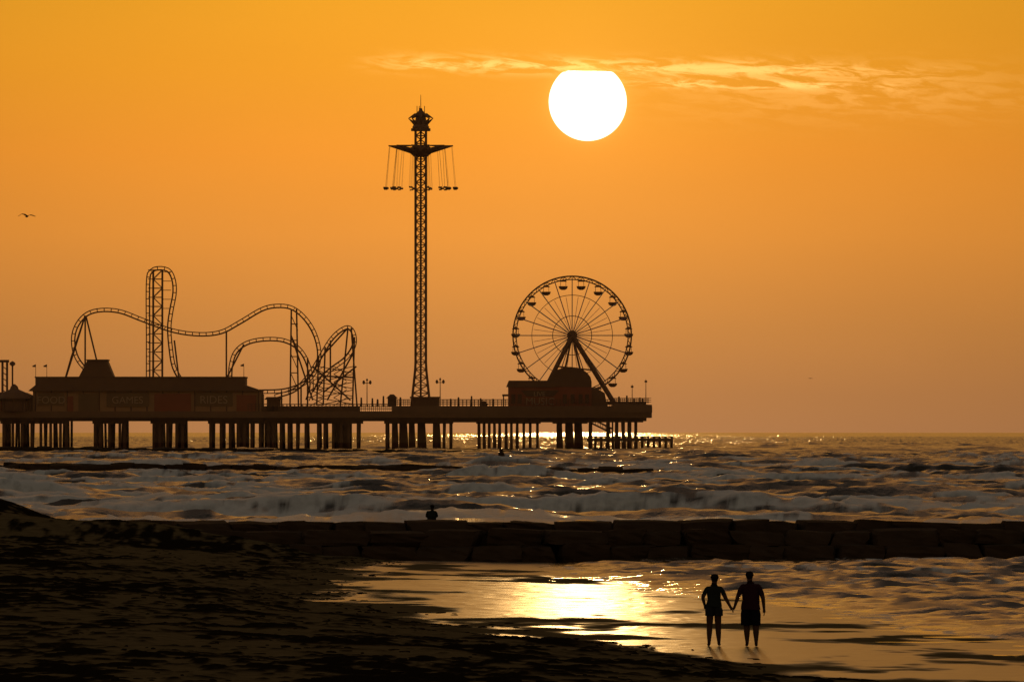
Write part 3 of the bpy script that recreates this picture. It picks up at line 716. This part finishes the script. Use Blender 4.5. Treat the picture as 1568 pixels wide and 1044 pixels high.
JM=dict(pelvis=(0,0,.96),waist=(0,0,1.12),chest=(0,0,1.29),nb=(-.01,0,1.46),neck=(-.02,0,1.525),h0=(-.025,.012,1.58),h1=(-.025,.015,1.64),h2=(-.025,0,1.745),
        sl=(-.185,0,1.41),el=(-.30,-.03,1.14),wl=(-.37,.02,.92),hl=(-.40,.02,.855),sr=(.185,0,1.41),er=(.285,-.05,1.12),wr=(.31,.03,.86),hr=(.315,.05,.78),
        pl=(-.10,0,.86),kl=(-.09,.05,.49),al=(-.08,.03,.075),tl=(-.09,.17,.04),pr=(.105,0,.86),kr=(.12,.02,.49),ar=(.125,-.08,.075),tr=(.13,.06,.04))
Mn=person('man',(mx_,my_,zg2-.01),JM,tee2,sh2,.93,.5,1.19,wide=1.12,leg=1.22)
garment(Mn,[(0,0,1.37,.190,.13),(0,0,1.25,.200,.15),(0,0,1.08,.200,.155),(0,0,.96,.215,.165),(0,0,.86,.228,.175)],tee2,'tshirt')
for s_ in(-1,1):
    garment(Mn,[(s_*.10,0,.92,.10,.13),(s_*.108,.01,.75,.124,.14),(s_*.112,.03,.50,.116,.13)],sh2,'shorts_leg')
JS=dict(pelvis=(0,0,.12),waist=(0,.02,.27),chest=(.0,.07,.43),nb=(.01,.10,.57),neck=(.015,.115,.63),h0=(.02,.13,.68),h1=(.025,.14,.735),h2=(.025,.13,.83),
        sl=(-.17,.08,.52),el=(-.23,.22,.30),wl=(-.12,.42,.32),hl=(-.06,.46,.32),sr=(.17,.08,.52),er=(.24,.22,.30),wr=(.12,.42,.33),hr=(.06,.46,.33),
        pl=(-.10,.05,.10),kl=(-.14,.42,.36),al=(-.12,.62,-.02),tl=(-.13,.76,-.06),pr=(.10,.05,.10),kr=(.14,.42,.36),ar=(.12,.62,-.02),tr=(.13,.76,-.06))
S=person('seated_person',((661-784)*325/F,325.0,1.42),JS,tee1,sh2,.17,.05,.35,wide=1.05,scale=.90,seat=True)
print('zg',zg,zg2)

# ---------------------------------------------------------------- gulls
feather=mat('gull_feather',(.08,.055,.04),.8,.3,5)
def gull(px,py,D,span,name):
    x=(px-784)*D/F; z=H-(py-661)*D/F; s_=span/2; mb=MB()
    mb.lathe((0,0,0),[(.01,-.30*s_),(.09*s_,-.12*s_),(.11*s_,.05*s_),(.07*s_,.22*s_),(.02,.34*s_)],8)
    for sg,dz in((-1,-.12),(1,.10)):
        pts=[(0,.05),(.35,.20),(.6,.20),(1.0,.02+dz)]
        ch=[.26,.24,.18,.03]; vs=[]
        for (a,zz),c_ in zip(pts,ch):
            vs+=[(sg*a*s_,zz*s_,c_*s_),(sg*a*s_,zz*s_+.03*s_,-.0),(sg*a*s_,zz*s_-.02*s_,-c_*.6*s_)]
        fs=[]
        for k_ in range(3):
            o=k_*3; fs+=[(o,o+3,o+4,o+1),(o+1,o+4,o+5,o+2),(o,o+2,o+5,o+3)]
        mb.add([(a,b_,c_) for a,b_,c_ in vs],fs)
    mb.add([(0,.02,-.25*s_),(-.08*s_,.0,-.42*s_),(.08*s_,.0,-.42*s_)],[(0,1,2)])
    o=mb.obj(name,[feather]); o.location=(x,D,z); o.rotation_euler=(math.radians(82),math.radians(6),math.radians(28)); return o
gull(41,331,500,1.15,'seagull'); gull(1241,579,1500,1.0,'seagull.001')
